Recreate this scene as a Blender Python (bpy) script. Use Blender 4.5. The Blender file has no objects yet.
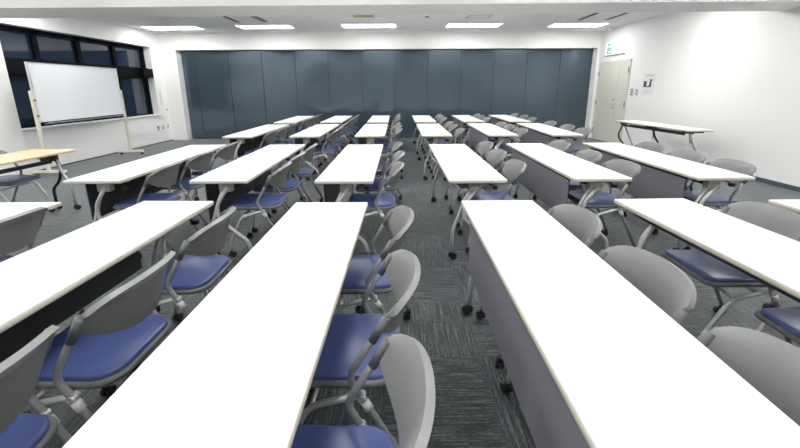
import bpy, bmesh, math, random
from mathutils import Vector, Matrix
R = math.radians
scn = bpy.context.scene
COL = scn.collection
random.seed(4)

# ------------------------------------------------------------------ materials
def nodes_mat(name):
    m = bpy.data.materials.new(name); m.use_nodes = True
    return m, m.node_tree, m.node_tree.nodes['Principled BSDF']

def mat(name, col, rough=0.5, metal=0.0, spec=0.5, noise=0.0, nscale=40.0, bump=0.0, emit=0.0):
    m, nt, b = nodes_mat(name)
    b.inputs['Base Color'].default_value = (*col, 1)
    b.inputs['Roughness'].default_value = rough
    b.inputs['Metallic'].default_value = metal
    b.inputs['Specular IOR Level'].default_value = spec
    if emit:
        b.inputs['Emission Color'].default_value = (*col, 1)
        b.inputs['Emission Strength'].default_value = emit
    if noise or bump:
        tc = nt.nodes.new('ShaderNodeTexCoord'); n = nt.nodes.new('ShaderNodeTexNoise')
        n.inputs['Scale'].default_value = nscale; n.inputs['Detail'].default_value = 4
        nt.links.new(tc.outputs['Object'], n.inputs['Vector'])
        if noise:
            r = nt.nodes.new('ShaderNodeMapRange')
            r.inputs['To Min'].default_value = 1 - noise; r.inputs['To Max'].default_value = 1 + noise
            nt.links.new(n.outputs['Fac'], r.inputs['Value'])
            v = nt.nodes.new('ShaderNodeVectorMath'); v.operation = 'SCALE'
            v.inputs[0].default_value = col
            nt.links.new(r.outputs[0], v.inputs['Scale']); nt.links.new(v.outputs[0], b.inputs['Base Color'])
        if bump:
            bp = nt.nodes.new('ShaderNodeBump'); bp.inputs['Strength'].default_value = bump
            bp.inputs['Distance'].default_value = 0.002
            nt.links.new(n.outputs['Fac'], bp.inputs['Height']); nt.links.new(bp.outputs[0], b.inputs['Normal'])
    return m

def carpet_mat():
    """50 cm carpet tiles laid quarter-turned, ribbed in dark green-greys with pale flecks"""
    m, nt, b = nodes_mat('ribbed_carpet_tile')
    N, L = nt.nodes.new, nt.links.new
    g = N('ShaderNodeNewGeometry')
    sub = N('ShaderNodeVectorMath'); sub.operation = 'SUBTRACT'; sub.inputs[1].default_value = (0.43, 0.13, 0)
    L(g.outputs['Position'], sub.inputs[0])
    sc = N('ShaderNodeVectorMath'); sc.operation = 'SCALE'; sc.inputs['Scale'].default_value = 2.0
    L(sub.outputs[0], sc.inputs[0])
    fl = N('ShaderNodeVectorMath'); fl.operation = 'FLOOR'; L(sc.outputs[0], fl.inputs[0])
    sx = N('ShaderNodeSeparateXYZ'); L(fl.outputs[0], sx.inputs[0])
    ad = N('ShaderNodeMath'); ad.operation = 'ADD'; L(sx.outputs[0], ad.inputs[0]); L(sx.outputs[1], ad.inputs[1])
    md = N('ShaderNodeMath'); md.operation = 'FLOORED_MODULO'; md.inputs[1].default_value = 2; L(ad.outputs[0], md.inputs[0])
    p = N('ShaderNodeSeparateXYZ'); L(sub.outputs[0], p.inputs[0])
    # coordinate across the ribs and along the ribs
    def mix(a, bb):
        mx = N('ShaderNodeMix'); mx.data_type = 'FLOAT'; L(md.outputs[0], mx.inputs[0]); L(a, mx.inputs[2]); L(bb, mx.inputs[3]); return mx.outputs[0]
    across = mix(p.outputs[0], p.outputs[1]); along = mix(p.outputs[1], p.outputs[0])
    def noise(sa, sl, det=2):
        c = N('ShaderNodeCombineXYZ')
        m1 = N('ShaderNodeMath'); m1.operation = 'MULTIPLY'; m1.inputs[1].default_value = sa; L(across, m1.inputs[0])
        m2 = N('ShaderNodeMath'); m2.operation = 'MULTIPLY'; m2.inputs[1].default_value = sl; L(along, m2.inputs[0])
        L(m1.outputs[0], c.inputs[0]); L(m2.outputs[0], c.inputs[1])
        n = N('ShaderNodeTexNoise'); n.inputs['Scale'].default_value = 1; n.inputs['Detail'].default_value = det
        L(c.outputs[0], n.inputs['Vector']); return n.outputs['Fac']
    n1 = noise(120, 5.0, 3); n2 = noise(230, 45, 3)
    s = N('ShaderNodeMath'); s.operation = 'MULTIPLY_ADD'; s.inputs[1].default_value = 0.62; L(n1, s.inputs[0])
    h = N('ShaderNodeMath'); h.operation = 'MULTIPLY'; h.inputs[1].default_value = 0.38; L(n2, h.inputs[0]); L(h.outputs[0], s.inputs[2])
    cr = N('ShaderNodeValToRGB'); L(s.outputs[0], cr.inputs[0])
    e = cr.color_ramp.elements
    e[0].position = 0.40; e[0].color = (0.004, 0.006, 0.007, 1)
    e[1].position = 0.66; e[1].color = (0.17, 0.20, 0.215, 1)
    k = e.new(0.50); k.color = (0.026, 0.034, 0.039, 1)
    L(cr.outputs[0], b.inputs['Base Color'])
    b.inputs['Roughness'].default_value = 0.55; b.inputs['Specular IOR Level'].default_value = 0.6
    b.inputs['Sheen Weight'].default_value = 0.35; b.inputs['Sheen Roughness'].default_value = 0.45; b.inputs['Sheen Tint'].default_value = (.9, .96, 1, 1)
    bp = N('ShaderNodeBump'); bp.inputs['Strength'].default_value = 0.5; bp.inputs['Distance'].default_value = 0.003
    L(s.outputs[0], bp.inputs['Height']); L(bp.outputs[0], b.inputs['Normal'])
    return m

def wood_mat():
    m, nt, b = nodes_mat('pale_wood_laminate')
    N, L = nt.nodes.new, nt.links.new
    tc = N('ShaderNodeTexCoord'); mp = N('ShaderNodeMapping'); mp.inputs['Scale'].default_value = (26, 1.4, 1)
    L(tc.outputs['Object'], mp.inputs[0])
    n = N('ShaderNodeTexNoise'); n.inputs['Scale'].default_value = 1.5; n.inputs['Detail'].default_value = 6; L(mp.outputs[0], n.inputs['Vector'])
    cr = N('ShaderNodeValToRGB'); L(n.outputs['Fac'], cr.inputs[0]); e = cr.color_ramp.elements
    e[0].position = .3; e[0].color = (.62, .44, .27, 1); e[1].position = .7; e[1].color = (.80, .63, .44, 1)
    L(cr.outputs[0], b.inputs['Base Color']); b.inputs['Roughness'].default_value = .4
    return m

M = dict(
    wall=mat('white_wallpaper', (.85, .85, .85), .75, noise=.012, nscale=90, bump=.08),
    ceil=mat('ceiling_board', (.95, .95, .94), .9, noise=.03, nscale=160, bump=.1),
    carpet=carpet_mat(),
    base=mat('dark_skirting', (.07, .09, .11), .5),
    part=mat('blue_grey_partition', (.072, .108, .142), .13, metal=.4, spec=.8, noise=.06, nscale=1.2),
    seam=mat('partition_seam', (.02, .03, .045), .5),
    top=mat('white_laminate', (.84, .84, .835), .42, spec=.4),
    edge=mat('cream_edge_band', (.62, .60, .53), .5),
    steel=mat('silver_painted_steel', (.58, .59, .60), .35, metal=.45),
    greysteel=mat('grey_painted_tube', (.30, .31, .32), .38, metal=.35),
    bracket=mat('grey_beige_casting', (.42, .41, .36), .5),
    black=mat('black_rubber', (.012, .012, .014), .45),
    blackmetal=mat('black_painted_steel', (.022, .024, .027), .4),
    panel=mat('grey_mesh_fabric', (.20, .20, .235), .85, noise=.08, nscale=260, bump=.3),
    plastic=mat('grey_moulded_plastic', (.235, .24, .245), .38, noise=.03, nscale=120, bump=.15),
    plastic_shaded=mat('grey_plastic_shaded', (.16, .165, .165), .5, noise=.04, nscale=150, bump=.2),  # backrest plastic again, darkened: shade of the down-facing outer side put into the colour
    darkplastic=mat('dark_grey_plastic', (.13, .135, .14), .45),
    blue=mat('blue_vinyl', (.060, .088, .235), .30, spec=.5, noise=.05, nscale=60, bump=.1),
    collar=mat('pale_grey_nylon', (.62, .62, .60), .5),
    cream=mat('cream_painted_steel', (.72, .70, .60), .4),
    board=mat('glossy_whiteboard', (.80, .83, .87), .22),
    alu=mat('aluminium', (.75, .76, .77), .3, metal=.8),
    door=mat('cream_green_door_paint', (.66, .67, .60), .45),
    glass=mat('dark_night_glass', (.012, .022, .05), .06, spec=.9),
    frame=mat('black_window_frame', (.004, .005, .007), .6, spec=.08),
    curtain=mat('grey_curtain', (.10, .11, .12), .9),
    wood=wood_mat(),
    diff=mat('lamp_diffuser', (1.0, .985, .95), .6, emit=1.0),
    lampbox=mat('lamp_housing', (.80, .80, .79), .5),
    slot=mat('dark_slot', (.03, .03, .032), .7),
    grille=mat('pale_grille', (.62, .62, .60), .5),
    tan=mat('tan_plastic', (.55, .45, .27), .5),
    paper=mat('white_paper', (.80, .80, .80), .7),
    ink=mat('dark_grey_ink', (.07, .07, .075), .7),
    faint=mat('faint_grey_ink', (.58, .58, .58), .7),
    green=mat('sign_green', (.02, .40, .26), .5),
    signwhite=mat('sign_white', (.93, .95, .95), .5, emit=.35),
    switch=mat('switch_grey', (.25, .25, .25), .5),
    lens=mat('clear_sensor_dome', (.85, .85, .80), .2),
)
LAMP = 15.0
M['diff'].node_tree.nodes['Principled BSDF'].inputs['Emission Strength'].default_value = LAMP

# ------------------------------------------------------------------ mesh helpers
def add_box(bm, lo, hi, bevel=0.0, mi=0):
    r = bmesh.ops.create_cube(bm, size=1.0)
    vs = r['verts']
    for v in vs:
        v.co = Vector([lo[i] + (v.co[i] + .5) * (hi[i] - lo[i]) for i in range(3)])
    fs = {f for v in vs for f in v.link_faces}
    for f in fs: f.material_index = mi
    if bevel:
        es = list({e for v in vs for e in v.link_edges})
        r = bmesh.ops.bevel(bm, geom=es, offset=bevel, segments=2, affect='EDGES', profile=.6)
        for f in r['faces']: f.material_index = mi
    return bm

def round_path(pts, rad=.03, n=4):
    pts = [Vector(p) for p in pts]; out = [pts[0]]
    for i in range(1, len(pts) - 1):
        a, b, c = pts[i - 1], pts[i], pts[i + 1]
        d1 = (a - b); d2 = (c - b); r = min(rad, d1.length * .45, d2.length * .45)
        p0 = b + d1.normalized() * r; p1 = b + d2.normalized() * r
        for k in range(n + 1):
            t = k / n; out.append(p0 * (1 - t) ** 2 + b * 2 * t * (1 - t) + p1 * t * t)
    out.append(pts[-1]); return out

def add_tube(bm, pts, r=.0125, seg=8, rad=.03, n=4, flat=None):
    P = round_path(pts, rad, n)
    rings = []; up = None
    for i, p in enumerate(P):
        t = (P[min(i + 1, len(P) - 1)] - P[max(i - 1, 0)]).normalized()
        if up is None: up = t.orthogonal().normalized() if flat is None else Vector(flat)
        up = (up - t * up.dot(t)).normalized(); s = t.cross(up)
        rr = r if isinstance(r, tuple) else (r, r)
        rings.append([bm.verts.new(p + up * rr[0] * math.cos(a) + s * rr[1] * math.sin(a)) for a in [2 * math.pi * k / seg for k in range(seg)]])
    for A, B in zip(rings, rings[1:]):
        for k in range(seg):
            bm.faces.new((A[k], A[(k + 1) % seg], B[(k + 1) % seg], B[k])).smooth = True
    bm.faces.new(rings[0][::-1]); bm.faces.new(rings[-1])
    return bm

def add_cyl(bm, c, axis, r, h, seg=16, r2=None):
    """cylinder centred at c along axis"""
    a = Vector(axis).normalized(); c = Vector(c)
    m = Matrix.Translation(c) @ a.to_track_quat('Z', 'Y').to_matrix().to_4x4()
    bmesh.ops.create_cone(bm, cap_ends=True, segments=seg, radius1=r, radius2=r if r2 is None else r2, depth=h, matrix=m)
    return bm

def rounded_outline(x0, x1, y0, y1, radii, n=6):
    """ccw outline, radii for corners (x0y0, x1y0, x1y1, x0y1)"""
    out = []
    cs = [(x0, y0, 180, radii[0]), (x1, y0, 270, radii[1]), (x1, y1, 0, radii[2]), (x0, y1, 90, radii[3])]
    for x, y, a0, r in cs:
        cx = x + r if x == x0 else x - r; cy = y + r if y == y0 else y - r
        for k in range(n + 1):
            a = R(a0 + 90 * k / n); out.append((cx + r * math.cos(a), cy + r * math.sin(a)))
    return out

def add_prism(bm, outline, layers, top_mi=0, side_mi=0):
    """layers: list of (z, inset scale offset in metres)"""
    cx = sum(p[0] for p in outline) / len(outline); cy = sum(p[1] for p in outline) / len(outline)
    n = len(outline); rings = []
    for z, ins in layers:
        ring = []
        for i, (x, y) in enumerate(outline):
            a = Vector(outline[i - 1]); b = Vector(outline[(i + 1) % n]); t = (b - a).normalized(); nn = Vector((t.y, -t.x))
            ring.append(bm.verts.new((x - nn.x * ins, y - nn.y * ins, z)))
        rings.append(ring)
    for A, B in zip(rings, rings[1:]):
        for k in range(n):
            f = bm.faces.new((A[k], A[(k + 1) % n], B[(k + 1) % n], B[k])); f.material_index = side_mi; f.smooth = True
    f = bm.faces.new(rings[0][::-1]); f.material_index = side_mi
    f = bm.faces.new(rings[-1]); f.material_index = top_mi
    return bm

def obj(name, bm, mats, parent=None, loc=None, smooth_angle=None):
    bmesh.ops.recalc_face_normals(bm, faces=bm.faces)
    me = bpy.data.meshes.new(name); bm.to_mesh(me); bm.free()
    for m in (mats if isinstance(mats, (list, tuple)) else [mats]): me.materials.append(m)
    if smooth_angle:
        me.set_sharp_from_angle(angle=R(smooth_angle))
        for p in me.polygons: p.use_smooth = True
    o = bpy.data.objects.new(name, me); COL.objects.link(o)
    if parent: o.parent = parent
    if loc: o.location = loc
    return o

def box_obj(name, lo, hi, m, parent=None, bevel=0.0):
    return obj(name, add_box(bmesh.new(), lo, hi, bevel), m, parent)

def struct(o): o['kind'] = 'structure'; return o
def tag(o, label, cat, group=None):
    o['label'] = label; o['category'] = cat
    if group: o['group'] = group
    return o
def empty(name, loc=(0, 0, 0), rz=0):
    o = bpy.data.objects.new(name, None); COL.objects.link(o); o.location = loc; o.rotation_euler = (0, 0, rz)
    o.empty_display_size = .1; return o
def copy_tree(o, parent=None):
    c = o.copy(); COL.objects.link(c)
    if parent: c.parent = parent
    for ch in [k for k in bpy.data.objects if k.parent == o]: copy_tree(ch, c)
    return c

# ------------------------------------------------------------------ room
XL, XR, YB, YF, ZC = -6.43, 5.465, 10.25, -4.6, 2.87
struct(box_obj('floor', (XL - .3, YF - .1, -.12), (XR + .1, YB + .1, 0), M['carpet']))
struct(box_obj('ceiling', (XL - .3, YF - .1, ZC), (XR + .1, YB + .1, ZC + .12), M['ceil']))
struct(box_obj('wall_right', (XR, YF, 0), (XR + .1, YB, ZC), M['wall']))
struct(box_obj('wall_front', (XL - .3, YF - .1, 0), (XR + .1, YF, ZC), M['wall']))
# left wall: strip above the windows, parapet below, pier before them, stretch after them
WY0, WY1, WZ0, WZ1 = 5.85, 9.66, .745, 2.48
bm = bmesh.new()
add_box(bm, (XL - .3, WY0, WZ1), (XL, WY1, ZC)); add_box(bm, (XL - .3, WY0, 0), (XL, WY1, WZ0))
add_box(bm, (XL - .3, WY1, 0), (XL, YB + .1, ZC)); add_box(bm, (XL - .3, YF, 0), (-6.2, WY0, ZC))
struct(obj('wall_left', bm, M['wall']))
# back: pier, header and the return at the right of the folding partition
bm = bmesh.new()
add_box(bm, (XL, 10.04, 0), (-6.0, YB + .1, 2.44)); add_box(bm, (XL, 10.04, 2.44), (XR, YB + .1, ZC)); add_box(bm, (5.40, 10.04, 0), (XR, YB + .1, 2.44))
struct(obj('wall_back', bm, M['wall']))
# movable partition: full-height steel panels, each with its own bevelled edges
pt = struct(empty('wall_partition', (0, YB, 0)))
xs = [-5.99] + [-5.63 + .922 * k for k in range(12)] + [5.40]
for a, b in zip(xs, xs[1:]):
    if b - a < .05: continue
    p = obj('partition_panel', add_box(bmesh.new(), (a + .004, 0, .012), (b - .004, .05, 2.425), .004), M['part'], pt)
box_obj('partition_track', (-5.99, -.02, 2.42), (5.40, .06, 2.445), M['seam'], pt)
box_obj('partition_seal', (-5.99, .03, 0), (5.40, .07, 2.43), M['seam'], pt)
# cross beam and ceiling
bm = bmesh.new()
add_prism(bm, [(XL, 5.02), (XR, 4.80), (XR, 5.42), (XL, 5.70)], [(2.455, 0), (ZC, 0)])
for f in bm.faces: f.smooth = False
struct(obj('trim_1', bm, M['wall']))
# skirting
struct(box_obj('baseboard_right', (XR - .012, YF, 0), (XR, 8.58, .065), M['base']))
struct(box_obj('baseboard_left', (XL, WY0, 0), (XL + .008, 10.04, .02), M['base']))

# window
w = struct(empty('window_1', (-6.62, 0, 0)))
GY = [6.0, 6.83, 7.73, 8.67, 9.66]
bm = bmesh.new()
add_box(bm, (-.05, WY0, WZ1 - .075), (.02, WY1, WZ1)); add_box(bm, (-.05, WY0, WZ0), (.02, WY1, WZ0 + .04))
for y in [WY0] + GY[1:-1] + [WY1 - .02]: add_box(bm, (-.05, y - .05, WZ0), (.02, y + .04, WZ1))
obj('window_frame', bm, M['frame'], w)
box_obj('transom', (-.04, WY0, 1.68), (.07, WY1 - .01, 1.95), M['frame'], w, .004)
for a, b in zip([WY0] + GY[1:], GY[1:]):
    box_obj('pane', (-.045, a, 1.9), (-.035, b, WZ1 - .1), M['glass'], w)
    box_obj('pane', (-.045, a, WZ0), (-.035, b, 1.7), M['glass'], w)
box_obj('window_sill', (-.06, WY0, WZ0 - .01), (.225, WY1 + .02, WZ0 + .012), M['wall'], w, .004)
box_obj('curtain_box_end', (.06, 9.3, 1.71), (.185, 9.655, 1.93), M['frame'], w, .004)

# door on the right wall
d = struct(empty('door_1', (XR, 0, 0)))
bm = bmesh.new()
add_box(bm, (-.022, 8.60, 0), (.0, 8.63, 2.05)); add_box(bm, (-.022, 9.89, 0), (.0, 9.92, 2.05)); add_box(bm, (-.022, 8.60, 2.02), (.0, 9.92, 2.05))
obj('door_frame', bm, M['door'], d)
box_obj('door_leaf', (-.018, 9.03, .01), (-.002, 9.885, 2.015), M['door'], d, .003)
box_obj('door_leaf', (-.018, 8.635, .01), (-.002, 9.022, 2.015), M['door'], d, .003)
for y, zz in ((9.89, (.25, 1.0, 1.75)), (8.63, (1.0, 1.80))):
    for z in zz: obj('hinge', add_cyl(bmesh.new(), (-.035, y, z), (0, 0, 1), .012, .13, 10), M['switch'], d)
bm = bmesh.new(); add_cyl(bm, (-.022, 9.11, .98), (1, 0, 0), .028, .012); add_cyl(bm, (-.04, 9.11, .98), (1, 0, 0), .01, .05); add_tube(bm, [(-.06, 9.11, .98), (-.06, 9.24, .98)], .009)
obj('door_handle', bm, M['steel'], d)
bm = bmesh.new(); add_cyl(bm, (-.022, 9.11, 1.10), (1, 0, 0), .022, .014); add_cyl(bm, (-.022, 9.11, .90), (1, 0, 0), .018, .012)
obj('door_lock', bm, M['darkplastic'], d)

# ------------------------------------------------------------------ ceiling lamps
def make_lamp():
    t = empty('ceiling_lamp')
    bm = bmesh.new()
    for lo, hi in (((-.65, -.245, -.012), (.65, -.225, .02)), ((-.65, .225, -.012), (.65, .245, .02)), ((-.65, -.225, -.012), (-.63, .225, .02)), ((.63, -.225, -.012), (.65, .225, .02))):
        add_box(bm, lo, hi, .002)
    obj('lamp_frame', bm, M['lampbox'], t)
    obj('diffuser', add_box(bmesh.new(), (-.63, -.225, -.008), (.63, .225, 0), .003), M['diff'], t)
    return t
lx = [-5.6, -3.24, -.69, 1.81, 4.32]
lamp0 = make_lamp(); first = True
lampname = ['nearest the window wall', 'second from the window wall', 'in the middle of the row, beside the tan outlet', 'second from the door wall', 'nearest the door wall']
for row, y in enumerate([9.03, 6.3, 3.5, .9, -1.7]):
    for i, x in enumerate(lx):
        o = lamp0 if first else copy_tree(lamp0); first = False
        o.location = (x + ([.13, .05, 0, 0, 0][i]), y + ([.17, .07, 0, 0, .03][i] if row == 0 else 0), ZC)
        if row == 0: lab = 'recessed white ceiling lamp, ' + lampname[i]
        elif row == 1: lab = 'recessed lamp hidden just behind the ceiling beam, ' + lampname[i].split(',')[0]
        else: lab = ['', '', 'lamp above the near tables, ', 'lamp above the camera, ', 'lamp behind the camera, '][row] + lampname[i].split(',')[0]
        tag(o, lab, 'ceiling lamp', 'recessed lamps in the ceiling')

# ------------------------------------------------------------------ caster
def caster_bm(bm, x, y, r=.026, h=.075, ang=0.0):
    c, s = math.cos(ang), math.sin(ang)
    for o in (-.013, .013):
        add_cyl(bm, (x - s * o + c * .012, y + c * o + s * .012, r), (-s, c, 0), r, .016, 14)
    add_tube(bm, [(x + c * .012, y + s * .012, r), (x, y, r * 1.9), (x, y, h)], .011, 8, .01, 2)
    add_cyl(bm, (x, y, r * 2.0), (0, 0, 1), .017, .016, 12)
    return bm

# ------------------------------------------------------------------ folding table
TL, TW, TH = 1.8, .45, .72
def make_table(panel=True):
    t = empty('folding_table')
    bm = bmesh.new()
    ol = rounded_outline(-TW / 2, TW / 2, -TL / 2, TL / 2, (.008,) * 4, 3)
    add_prism(bm, ol, [(TH - .026, .004), (TH - .023, 0), (TH - .003, 0), (TH, .003)], 0, 1)
    obj('tabletop', bm, [M['top'], M['edge']], t)
    for sy in (-1, 1):
        y = sy * (TL / 2 - .125)
        bm = bmesh.new()
        add_box(bm, (-.05, y - .03, .60), (.05, y + .03, TH - .04), .008)
        add_box(bm, (-.19, y - .022, TH - .044), (.19, y + .022, TH - .026), .004)
        add_cyl(bm, (0, y, .625), (0, 1, 0), .03, .075, 16)
        obj('bracket', bm, M['bracket'], t)
        for sx in (-1, 1):
            bm = bmesh.new()
            if sx < 0: P = [(-.015, y, .64), (-.085, y, .50), (-.168, y, .255), (-.172, y, .06)]
            else: P = [(.018, y + sy * .028, .64), (-.08, y + sy * .028, .49), (-.082, y + sy * .028, .37), (.145, y + sy * .028, .17), (.162, y + sy * .028, .06)]
            add_tube(bm, P, .0145, 10, .045, 5)
            lg = obj('leg', bm, M['steel'], t)
            obj('caster', caster_bm(bmesh.new(), P[-1][0], P[-1][1], .03, .08, random.uniform(0, 6)), M['black'], t)
        bm = bmesh.new()
        add_tube(bm, [(.06, y - sy * .0, .668), (.12, y, .658), (.16, y, .63)], .007, 8)
        add_box(bm, (.145, y - .014, .612), (.185, y + .014, .640), .005)
        obj('release_lever', bm, M['black'], t)
    bm = bmesh.new()
    add_box(bm, (-.055, -.75, .625), (-.02, .75, .668), .006)
    add_box(bm, (.035, -.75, .655), (.06, .75, .690), .004)
    obj('crossbeam', bm, M['blackmetal'], t)
    bm = bmesh.new()     # wire book rack under the top
    for x in (-.155, -.11, .10, .145): add_tube(bm, [(x, -.60, .672), (x, .60, .672)], .004, 6)
    for yy in (-.6, -.2, .2, .6): add_tube(bm, [(-.16, yy, .688), (-.15, yy, .668), (.145, yy, .668), (.155, yy, .688)], .004, 6, .01, 2)
    obj('book_rack', bm, M['blackmetal'], t)
    if panel:
        bm = bmesh.new(); add_box(bm, (-.195, -.745, .335), (-.187, .745, .668), .003)
        mp = obj('modesty_panel', bm, M['panel'], t)
        box_obj('panel_backing', (-.187, -.742, .338), (-.184, .742, .666), M['blackmetal'], mp)['label'] = 'black inner face of the panel'
        bm = bmesh.new(); add_tube(bm, [(-.191, -.75, .676), (-.191, .75, .676)], .009, 8)
        for yy in (-.74, .74): add_box(bm, (-.195, yy - .012, .668), (-.05, yy + .012, .69), .003)
        obj('panel_rail', bm, M['blackmetal'], t)
    else:
        bm = bmesh.new(); add_tube(bm, [(-.185, -.75, .672), (-.185, .75, .672)], .01, 8)
        for yy in (-.74, .74): add_box(bm, (-.19, yy - .012, .668), (-.05, yy + .012, .69), .003)
        obj('panel_rail', bm, M['blackmetal'], t)
    return t

# ------------------------------------------------------------------ nesting chair (sitter faces -x)
def make_chair():
    t = empty('stacking_chair')
    ol = rounded_outline(-.235, .160, -.172, .172, (.045, .08, .08, .045), 8)
    bm = add_prism(bmesh.new(), ol, [(.436, .005), (.439, 0), (.455, 0), (.460, .003), (.463, .012)])
    obj('seat', bm, M['blue'], t, smooth_angle=50)
    ol2 = rounded_outline(-.246, .174, -.186, .186, (.05, .09, .09, .05), 8)
    bm = add_prism(bmesh.new(), ol2, [(.416, .03), (.419, .010), (.426, 0), (.438, 0), (.444, .008)])
    obj('seat_pan', bm, M['darkplastic'], t, smooth_angle=60)
    # backrest: curved plate, straighter top edge, bottom edge bowed downwards
    bm = bmesh.new(); NS, NT = 20, 6
    def bp(s, tt, off):
        xt = .222 - .058 * abs(s) ** 2.2; zt = .780 - .018 * s * s - .030 * abs(s) ** 7
        zb = .580 + .085 * abs(s) ** 2.4
        z = zb + (zt - zb) * tt; x = xt - (.25 + .26 * s * s) * (.780 - z)
        x += .010 * (max(0, tt - .8) / .2) ** 2
        nx, nz = .915, -.40
        return (x + off * nx, s * .211, z + off * nz)
    F = [[bm.verts.new(bp(-1 + 2 * i / NS, j / NT, 0)) for j in range(NT + 1)] for i in range(NS + 1)]
    B = [[bm.verts.new(bp(-1 + 2 * i / NS, j / NT, .012 + (.010 if j == NT else .004 if j == NT - 1 else 0))) for j in range(NT + 1)] for i in range(NS + 1)]
    for i in range(NS):
        for j in range(NT):
            bm.faces.new((F[i][j], F[i + 1][j], F[i + 1][j + 1], F[i][j + 1])); bm.faces.new((B[i][j], B[i][j + 1], B[i + 1][j + 1], B[i + 1][j]))
        bm.faces.new((F[i][0], B[i][0], B[i + 1][0], F[i + 1][0])); bm.faces.new((F[i][NT], F[i + 1][NT], B[i + 1][NT], B[i][NT]))
    for i in (0, NS):
        for j in range(NT): bm.faces.new((F[i][j], F[i][j + 1], B[i][j + 1], B[i][j]))
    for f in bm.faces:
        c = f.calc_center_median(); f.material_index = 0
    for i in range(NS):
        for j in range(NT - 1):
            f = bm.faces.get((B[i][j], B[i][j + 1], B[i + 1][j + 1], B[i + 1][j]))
            if f: f.material_index = 1  # outer face gets the plastic with painted-in shade
    obj('backrest', bm, [M['plastic'], M['plastic_shaded']], t, smooth_angle=55)
    for s in (-1, 1):
        y = s * .209
        bm = add_tube(bmesh.new(), [(.138, y, .716), (.090, y, .628)], .0145, 10, 0)
        obj('back_sleeve', bm, M['darkplastic'], t)
        bm = add_tube(bmesh.new(), [(.125, y, .692), (.008, y, .492), (.075, y, .37), (.232, y, .062)], .0115, 10, .035, 5)
        obj('rear_leg', bm, M['greysteel'], t)
        bm = add_tube(bmesh.new(), [(.057, y, .400), (.076, y, .368)], .0155, 10, 0)
        obj('collar', bm, M['collar'], t)
        yi = s * .200
        bm = add_tube(bmesh.new(), [(.06, s * .202, .418), (-.13, yi, .368), (-.235, yi, .17), (-.25, yi, .062)], .011, 10, .05, 5)
        obj('front_leg', bm, M['steel'], t)
        bm = bmesh.new(); add_cyl(bm, (.05, s * .205, .412), (0, 1, 0), .014, .03, 12)
        obj('pivot_bolt', bm, M['steel'], t)
        obj('caster', caster_bm(bmesh.new(), .232, y, .023, .07, random.uniform(0, 6)), M['black'], t)
        obj('caster', caster_bm(bmesh.new(), -.25, yi, .023, .07, random.uniform(0, 6)), M['black'], t)
    bm = add_tube(bmesh.new(), [(.0, -.2, .398), (.0, .2, .398)], .010, 8)
    add_tube(bm, [(-.12, -.2, .374), (-.12, .2, .374)], .009, 8)
    obj('crossbar', bm, M['steel'], t)
    return t

T = {}
data = {  # column -> [(x_left_far, y_far, angle)] rows far .. near
 'A': [(-2.632, 9.249, .006), (-2.608, 7.037, -.009), (-2.645, 4.475, .012), (-2.585, 2.148, .001)],
 'B': [(-1.641, 9.249, -.002), (-1.615, 7.042, -.006), (-1.636, 4.453, .006), (-1.624, 2.160, -.025)],
 'C': [(-.672, 9.254, .005), (-.660, 7.046, .003), (-.641, 4.423, -.004), (-.643, 2.11, -.02)],
 'D': [(.348, 9.252, -.001), (.351, 7.045, 0), (.380, 4.418, .002), (.390, 2.124, -.004)],
 'E': [(1.368, 9.244, -.008), (1.356, 7.038, -.009), (1.358, 4.443, .001), (1.358, 2.134, .018)],
 'F': [(2.327, 9.239, 0), (2.334, 7.03, -.022), (2.342, 4.456, -.009), (2.305, 2.103, 0)],
}
nopanel = {('D', 0), ('D', 1), ('D', 2), ('E', 3), ('A', 3)}
colname = {'A': 'leftmost column', 'B': 'second column from left', 'C': 'column left of the aisle', 'D': 'column right of the aisle',
           'E': 'second column from right', 'F': 'rightmost column'}
rowname = ['farthest-row', 'third-row', 'second-row', 'nearest-row']
tp, tn = make_table(True), make_table(False); used = set()
for c in 'ABCDEF':
    for r in range(4):
        pan = (c, r) not in nopanel
        src = tp if pan else tn
        if src.name in used: o = copy_tree(src)
        else: o = src; used.add(src.name)
        xl, yf, a = data[c][r]
        ctr = Vector((xl, yf, 0)) + Matrix.Rotation(a, 3, 'Z') @ Vector((TW / 2, -TL / 2, 0))
        o.location = ctr; o.rotation_euler = (0, 0, a); T[c, r] = (ctr, a)
        rn = ['farthest', 'third nearest', 'second nearest', 'nearest'][r]
        cn = {'A': 'leftmost white column', 'B': 'second white column from left', 'C': 'column left of the aisle', 'D': 'column right of the aisle', 'E': 'second column from right', 'F': 'rightmost column'}[c]
        tag(o, 'long white folding table, %s in the %s' % (rn, cn), 'table', 'white folding tables in rows')

# chairs: y of the chair centres, x of the backmost point
ch = {
 'A': [[8.95, 8.35, 7.75], [6.70, 6.12, 5.55], [4.22, 3.64, 3.03], [1.765]],
 'B': [[8.95, 8.35, 7.75], [6.72, 6.10, 5.55], [4.10, 3.53, 3.01], [1.75, 1.19, .66]],
 'C': [[8.98, 8.48, 7.78], [6.72, 6.20, 5.66], [4.14, 3.53, 2.93], [1.765, 1.185, .655]],
 'D': [[8.95, 8.35, 7.80], [6.85, 6.32, 5.62], [4.13, 3.62, 3.04], [1.75, 1.20, .65]],
 'E': [[8.95, 8.35, 7.75], [6.73, 6.20, 5.60], [4.22, 3.54, 2.99], [1.80, 1.21]],
 'F': [[8.95, 8.35, 7.75], [6.82, 6.12, 5.55], [4.06, 3.50, 2.97]],
}
xback = {'A': [-1.95, -1.93, -1.985, -2.0], 'B': [-.98, -.97, -.98, -.91], 'C': [.02, .03, .030, .05], 'D': [1.04, 1.03, 1.08, .985],
         'E': [1.99, 1.99, 2.0, 2.03], 'F': [2.985, 2.99, 2.985, 0]}
placement = {3: ['farthest', 'middle', 'nearest'], 2: ['farther', 'nearer'], 1: ['the single one']}
chair0 = make_chair(); first = True
rnd = random.Random(11)
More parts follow.
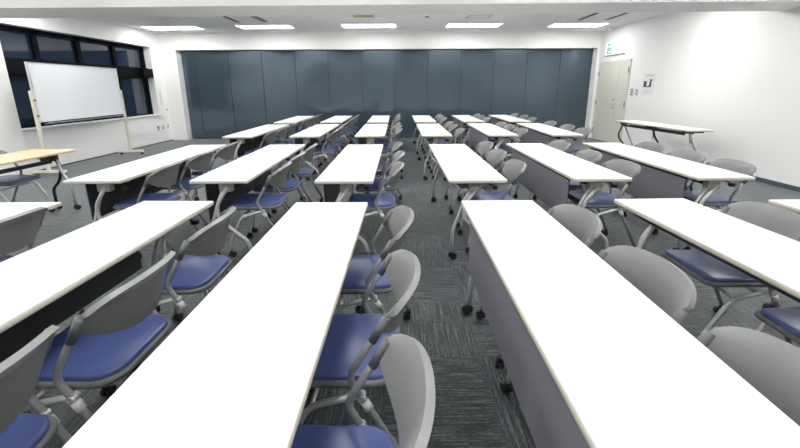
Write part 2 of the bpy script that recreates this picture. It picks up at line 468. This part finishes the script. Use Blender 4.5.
for c in 'ABCDEF':
    for r in range(4):
        if (c, r) == ('F', 3): continue
        for k, y in enumerate(ch[c][r]):
            o = chair0 if first else copy_tree(chair0); first = False
            j = .0 if r == 3 else .012
            rel = y - T[c, r][0].y                      # keep the front legs clear of the table's own legs
            if .545 < abs(rel) < .655: y = T[c, r][0].y + math.copysign(.54 if abs(rel) < .61 else .665, rel)
            o.location = (xback[c][r] - .225 - (.045 if (c, r, k) == ('B', 3, 2) else 0) + rnd.uniform(-j, j), y, 0)
            o.rotation_euler = (0, 0, rnd.uniform(-.03, .03))
            tag(o, 'grey chair with blue seat, %s at %s table, %s' % (placement[len(ch[c][r])][k], rowname[r], colname[c]), 'chair', 'grey chairs at the white tables')

# presenter's side: pale wood table and the two chairs on its far side
wt = tag(empty('wooden_table', (-4.13, 3.31, 0)), 'pale wood-topped folding table at the left edge, near the whiteboard', 'table')
bm = add_prism(bmesh.new(), rounded_outline(-.27, .27, -.9, .9, (.02,) * 4, 4), [(.695, .003), (.698, 0), (.717, 0), (.72, .003)])
obj('tabletop', bm, M['wood'], wt)
for sy in (-1, 1):
    y = sy * .77
    bm = bmesh.new(); add_box(bm, (-.04, y - .03, .60), (.13, y + .03, .695), .01); obj('bracket', bm, M['blackmetal'], wt)
    bm = add_tube(bmesh.new(), [(.11, y, .64), (.16, y, .46), (.23, y, .32), (.235, y, .06)], .015, 10, .05); obj('leg', bm, M['steel'], wt)
    bm = add_tube(bmesh.new(), [(.09, y + .03, .63), (.13, y + .03, .50), (.07, y + .03, .34), (-.02, y + .03, .26), (-.02, y + .03, .06)], .016, 10, .07); obj('leg', bm, M['blackmetal'], wt)
    for x in (.235, -.02): obj('caster', caster_bm(bmesh.new(), x, y + (.03 if x < 0 else 0), .028, .08, 1.0 + x), M['black'], wt)
bm = bmesh.new(); add_box(bm, (.06, -.74, .58), (.10, .74, .62), .006); obj('crossbeam', bm, M['blackmetal'], wt)
bm = bmesh.new()
for yy in (-.4, .5): add_box(bm, (.18, yy, .672), (.22, yy + .05, .696), .004)
obj('stacking_pad', bm, M['black'], wt)
for k, (x, y, rz, lab) in enumerate([(-4.36, 3.81, math.pi + .03, 'grey chair behind the pale wood table, farther from the camera'), (-4.365, 3.15, math.pi - .03, 'grey chair behind the pale wood table, at the left edge of the picture')]):
    o = copy_tree(chair0); o.location = (x, y, 0); o.rotation_euler = (0, 0, rz); tag(o, lab, 'chair', 'chairs at the pale wood table')

# table against the right wall
st = tag(empty('folding_table', (4.775, 6.5, 0), .055), 'white folding table standing alone against the right-hand wall', 'table')
bm = add_prism(bmesh.new(), rounded_outline(-.225, .225, -.9, .9, (.018,) * 4, 4), [(.705, .004), (.708, 0), (.727, 0), (.73, .003)], 0, 1)
obj('tabletop', bm, [M['top'], M['edge']], st)
for y, flip in ((.72, 1), (-.78, 1), (0.02, 1)):
    bm = add_tube(bmesh.new(), [(-.16, y, .67), (-.24, y, .47), (-.20, y, .36), (-.08, y, .25), (-.07, y, .06)] if y > .5 else [(-.08, y, .67), (-.02, y, .50), (.10, y, .34), (.14, y, .18), (.14, y, .06)], .016, 10, .07)
    obj('leg', bm, M['blackmetal'] if y > .5 or y > -.1 else M['steel'], st)
    bm = add_tube(bmesh.new(), [(-.06, y + .03, .67), (-.02, y + .03, .5), (-.14, y + .03, .2), (-.18, y + .03, .06)] if y < .5 else [(-.12, y + .03, .67), (.0, y + .03, .45), (.14, y + .03, .2), (.14, y + .03, .06)], .014, 10, .07)
    obj('leg', bm, M['steel'], st)
    ends = [(-.07, y), (.14, y + .03)] if y > .5 else [(.14, y), (-.18, y + .03)]
    for x, yy in ends: obj('caster', caster_bm(bmesh.new(), x, yy, .028, .08, x * 9), M['black'], st)
    bm = bmesh.new(); add_box(bm, (-.2, y - .04, .672), (.12, y + .05, .706), .006); obj('bracket', bm, M['blackmetal'], st)
bm = bmesh.new(); add_box(bm, (-.19, -.78, .635), (-.16, .74, .675), .005); add_tube(bm, [(.0, -.75, .655), (.0, .72, .655)], .012)
obj('crossbeam', bm, M['blackmetal'], st)

# ------------------------------------------------------------------ whiteboard
wb = tag(empty('whiteboard', (-5.90, 6.79, 0), math.atan2(.1, 1.95)), 'blank wheeled whiteboard on cream posts in front of the dark windows', 'whiteboard')
box_obj('board', (-.012, -.965, .905), (.012, .965, 1.835), M['board'], wb, .003)
bm = bmesh.new()
for lo, hi in (((-.017, -.975, .893), (.017, .975, .907)), ((-.017, -.975, 1.833), (.017, .975, 1.846)), ((-.017, -.977, .893), (.017, -.963, 1.846)), ((-.017, .963, .893), (.017, .977, 1.846))): add_box(bm, lo, hi, .002)
obj('board_frame', bm, M['alu'], wb)
bm = bmesh.new(); add_box(bm, (.012, -.9, .865), (.075, .9, .872), .002); add_box(bm, (.07, -.9, .865), (.075, .9, .885), .001)
obj('pen_tray', bm, M['alu'], wb)
for s in (-1, 1):
    bm = bmesh.new(); add_box(bm, (-.022, s * 1.0 - .022, .09), (.022, s * 1.0 + .022, 1.40), .005); p = obj('post', bm, M['cream'], wb)
    bm = bmesh.new(); add_cyl(bm, (.03, s * 1.0, 1.25), (1, 0, 0), .014, .03); add_cyl(bm, (.03, s * 1.0, 1.0), (1, 0, 0), .014, .03); obj('knob', bm, M['darkplastic'], wb)
    bm = bmesh.new(); add_box(bm, (-.26, s * 1.0 - .035, .055), (.26, s * 1.0 + .035, .10), .008); obj('foot', bm, M['cream'], wb)
    for x in (-.22, .22): obj('caster', caster_bm(bmesh.new(), x, s * 1.0, .024, .06, .5), M['black'], wb)

# ------------------------------------------------------------------ things on walls and ceiling
s = tag(empty('exit_sign', (XR, 9.31, 2.36)), 'white emergency exit sign with green running figure above the door', 'sign')
box_obj('sign_panel', (-.035, -.40, -.155), (-.001, .40, .155), M['signwhite'], s, .006)
box_obj('sign_rim', (-.03, -.41, -.17), (-.001, .41, -.157), M['switch'], s)
def flat(name, polys, m, parent, x=-.036, th=.004):
    bm = bmesh.new()
    for P in polys:
        a = [bm.verts.new((x, y, z)) for y, z in P]; b = [bm.verts.new((x - th, y, z)) for y, z in P]
        bm.faces.new(a); bm.faces.new(b[::-1])
        for k in range(len(P)): bm.faces.new((a[k], a[(k + 1) % len(P)], b[(k + 1) % len(P)], b[k]))
    return obj(name, bm, m, parent)
def rct(y0, y1, z0, z1): return [(y0, z0), (y1, z0), (y1, z1), (y0, z1)]
# seen from inside the room, +y is to the left: doorway outline with a running figure stepping through it
Y0, Y1 = .10, .31
flat('pictogram', [rct(Y0, Y1, .10, .125), rct(Y0, Y0 + .03, -.11, .125), rct(Y1 - .03, Y1, -.11, .125), rct(Y0, Y1, -.125, -.10),
     [(.19, .06), (.215, .085), (.24, .06), (.215, .035)],
     [(.18, .02), (.23, .035), (.245, -.02), (.20, -.035)], [(.20, -.03), (.225, -.03), (.175, -.095), (.15, -.09)],
     [(.22, -.03), (.245, -.02), (.272, -.085), (.25, -.095)], [(.18, .02), (.19, .0), (.15, -.01), (.145, .01)], [(.23, .03), (.265, -.005), (.25, -.02), (.225, .0)]], M['green'], s)

n = tag(empty('wall_notice', (XR, 7.93, 1.46)), 'white paper notice with dark grey drawings beside the door', 'notice')
box_obj('paper', (-.003, -.19, -.235), (-.0005, .19, .235), M['paper'], n)
flat('printed_drawing', [rct(.06, .15, -.05, .07), [(.02, -.06), (.15, -.06), (.15, -.045), (.02, -.045)], [(-.09, -.06), (-.02, -.06), (-.05, .11), (-.10, .11)], rct(-.03, .02, -.06, -.03)], M['ink'], n, -.003, .0012)
flat('printed_heading', [rct(-.14, .12, .17, .20)], M['faint'], n, -.003, .001)
flat('printed_lines', [rct(-.13, .14, -.13 - k * .03, -.12 - k * .03) for k in range(3)], M['faint'], n, -.003, .001)

def switch_plate(name, x, y, z, w_, h_, rows, label, cat, side=-1):
    t = tag(empty(name, (x, y, z)), label, cat)
    bm = add_box(bmesh.new(), (min(0, side * .01), -w_ / 2, -h_ / 2), (max(0, side * .01), w_ / 2, h_ / 2), .003); obj('cover_plate', bm, M['lampbox'], t)
    for k in range(rows):
        hh = h_ / (rows + .6); z0 = -h_ / 2 + .3 * hh + k * hh
        obj('rocker', add_box(bmesh.new(), (min(side * .01, side * .014), -w_ * .34, z0 + hh * .12), (max(side * .01, side * .014), w_ * .34, z0 + hh * .88), .002), M['switch'], t)
    return t
switch_plate('light_switch', XR, 8.45, 1.29, .13, .19, 3, 'wide grey wall switch panel right beside the door frame', 'switch')
switch_plate('light_switch', XR, 8.27, 1.29, .08, .17, 2, 'narrow grey wall switch between the wide switch and the notice', 'switch')
switch_plate('wall_outlet', XL, 9.50, .40, .10, .15, 2, 'power outlet low on the left wall, nearest the windows', 'outlet', 1)
switch_plate('wall_outlet', XL, 9.70, .40, .08, .13, 2, 'power outlet low on the left wall, middle of three', 'outlet', 1)
switch_plate('wall_outlet', XL, 9.92, .42, .06, .14, 2, 'power outlet low on the left wall, nearest the back', 'outlet', 1)
v = tag(empty('wall_control', (XL, 9.80, 1.20)), 'narrow vertical control strip with small grey marks beside the windows', 'wall control')
box_obj('cover_plate', (0, -.045, -.21), (.008, .045, .21), M['lampbox'], v, .002)
bm = bmesh.new()
for k in range(6): add_box(bm, (.008, -.03 + (k % 2) * .01, -.19 + k * .062), (.011, .012 + (k % 2) * .012, -.155 + k * .062))
obj('buttons', bm, M['faint'], v)
v = tag(empty('wall_hook', (XL, 9.97, .86)), 'tiny grey knob on the left wall below the control strip', 'wall knob')
obj('knob', add_cyl(bmesh.new(), (.008, 0, 0), (1, 0, 0), .022, .016, 14), M['switch'], v)

def air_vent(x0, x1, y0, y1, label, dark1=1, dark2=1):
    t = tag(empty('air_vent', ((x0 + x1) / 2, (y0 + y1) / 2, ZC)), label, 'air vent')
    hw, hl = (x1 - x0) / 2, (y1 - y0) / 2
    obj('vent_panel', add_box(bmesh.new(), (-hw, -hl, -.008), (hw, hl, 0), .002), M['ceil'], t)
    for sx, dk in ((-1, dark1), (1, dark2)):
        bm = bmesh.new()
        w2 = .035 if dk == 1 else .06
        add_box(bm, (sx * hw - w2, -hl, -.012), (sx * hw + w2, hl, -.008))
        o = obj('air_slot', bm, M['slot'], t)
        if dk == 2:
            bm = bmesh.new()
            for q in (-.022, .022): add_box(bm, (sx * hw + q - .006, -hl, -.018), (sx * hw + q + .006, hl, -.010))
            obj('louvre', bm, M['grille'], t)
    return t
air_vent(-3.56, -2.96, 7.70, 8.46, 'ceiling air vent with two dark slots towards the window side', 1, 2)
air_vent(4.02, 4.62, 7.64, 8.39, 'ceiling air vent with two dark slots towards the door side')
t = tag(empty('access_hatch', (1.71, 8.0, ZC)), 'small square ceiling hatch left of the right-hand lamps', 'ceiling hatch')
bm = bmesh.new()
for lo, hi in (((-.25, -.2, -.01), (.25, -.18, 0)), ((-.25, .18, -.01), (.25, .2, 0)), ((-.25, -.2, -.01), (-.22, .2, 0)), ((.22, -.2, -.01), (.25, .2, 0))): add_box(bm, lo, hi)
obj('hatch_frame', bm, M['grille'], t)
box_obj('hatch_lid', (-.22, -.18, -.006), (.22, .18, 0), M['ceil'], t)
t = tag(empty('ceiling_outlet', (-.70, 7.72, ZC)), 'small tan box with a dark slot on the ceiling before the middle lamp', 'ceiling outlet')
box_obj('housing', (-.21, -.12, -.035), (.21, .12, 0), M['tan'], t, .006)
box_obj('slot', (-.18, -.124, -.028), (.18, -.118, -.008), M['slot'], t)
t = tag(empty('smoke_detector', (.60, 7.80, ZC)), 'round smoke detector on the ceiling near its middle', 'smoke detector')
bm = bmesh.new(); add_cyl(bm, (0, 0, -.012), (0, 0, -1), .065, .024, 24, .058); obj('base', bm, M['lampbox'], t)
bm = bmesh.new(); add_cyl(bm, (0, 0, -.036), (0, 0, -1), .045, .025, 20, .03); obj('sensor_head', bm, M['switch'], t)
t = tag(empty('motion_sensor', (5.33, 9.45, ZC)), 'small white dome sensor on the ceiling above the exit sign', 'sensor')
bm = bmesh.new(); add_cyl(bm, (0, 0, -.01), (0, 0, -1), .10, .02, 24, .09); obj('base', bm, M['lampbox'], t)
bm = bmesh.new(); bmesh.ops.create_uvsphere(bm, u_segments=18, v_segments=10, radius=.06, matrix=Matrix.Translation((0, 0, -.04))); obj('dome', bm, M['lens'], t)

# ------------------------------------------------------------------ world and camera
wd = bpy.data.worlds.new('night'); scn.world = wd; wd.use_nodes = True
wd.node_tree.nodes['Background'].inputs[0].default_value = (.02, .035, .08, 1)
wd.node_tree.nodes['Background'].inputs[1].default_value = .3
cam = bpy.data.cameras.new('camera'); co = bpy.data.objects.new('camera', cam); COL.objects.link(co)
F, CY, H = 354.0418, 169.2327, 1.4113
Rm = Matrix(((0.9999748, -0.0045991, -0.0054073), (-0.0062991, -0.2237009, -0.9746375), (0.0032728, 0.9746469, -0.2237242)))
rot = Matrix((Rm[0], -Vector(Rm[1]), -Vector(Rm[2]))).transposed()
co.matrix_world = Matrix.Translation((0, 0, H)) @ rot.to_4x4()
cam.sensor_width = 36; cam.lens = F / 800 * 36; cam.shift_y = -(224 - CY) / 800; cam.clip_start = .02
scn.camera = co
scn.cycles.max_bounces = 16; scn.cycles.diffuse_bounces = 12
scn.view_settings.view_transform = 'Standard'; scn.view_settings.look = 'None'; scn.view_settings.gamma = 1
scn.view_settings.exposure = 0.25
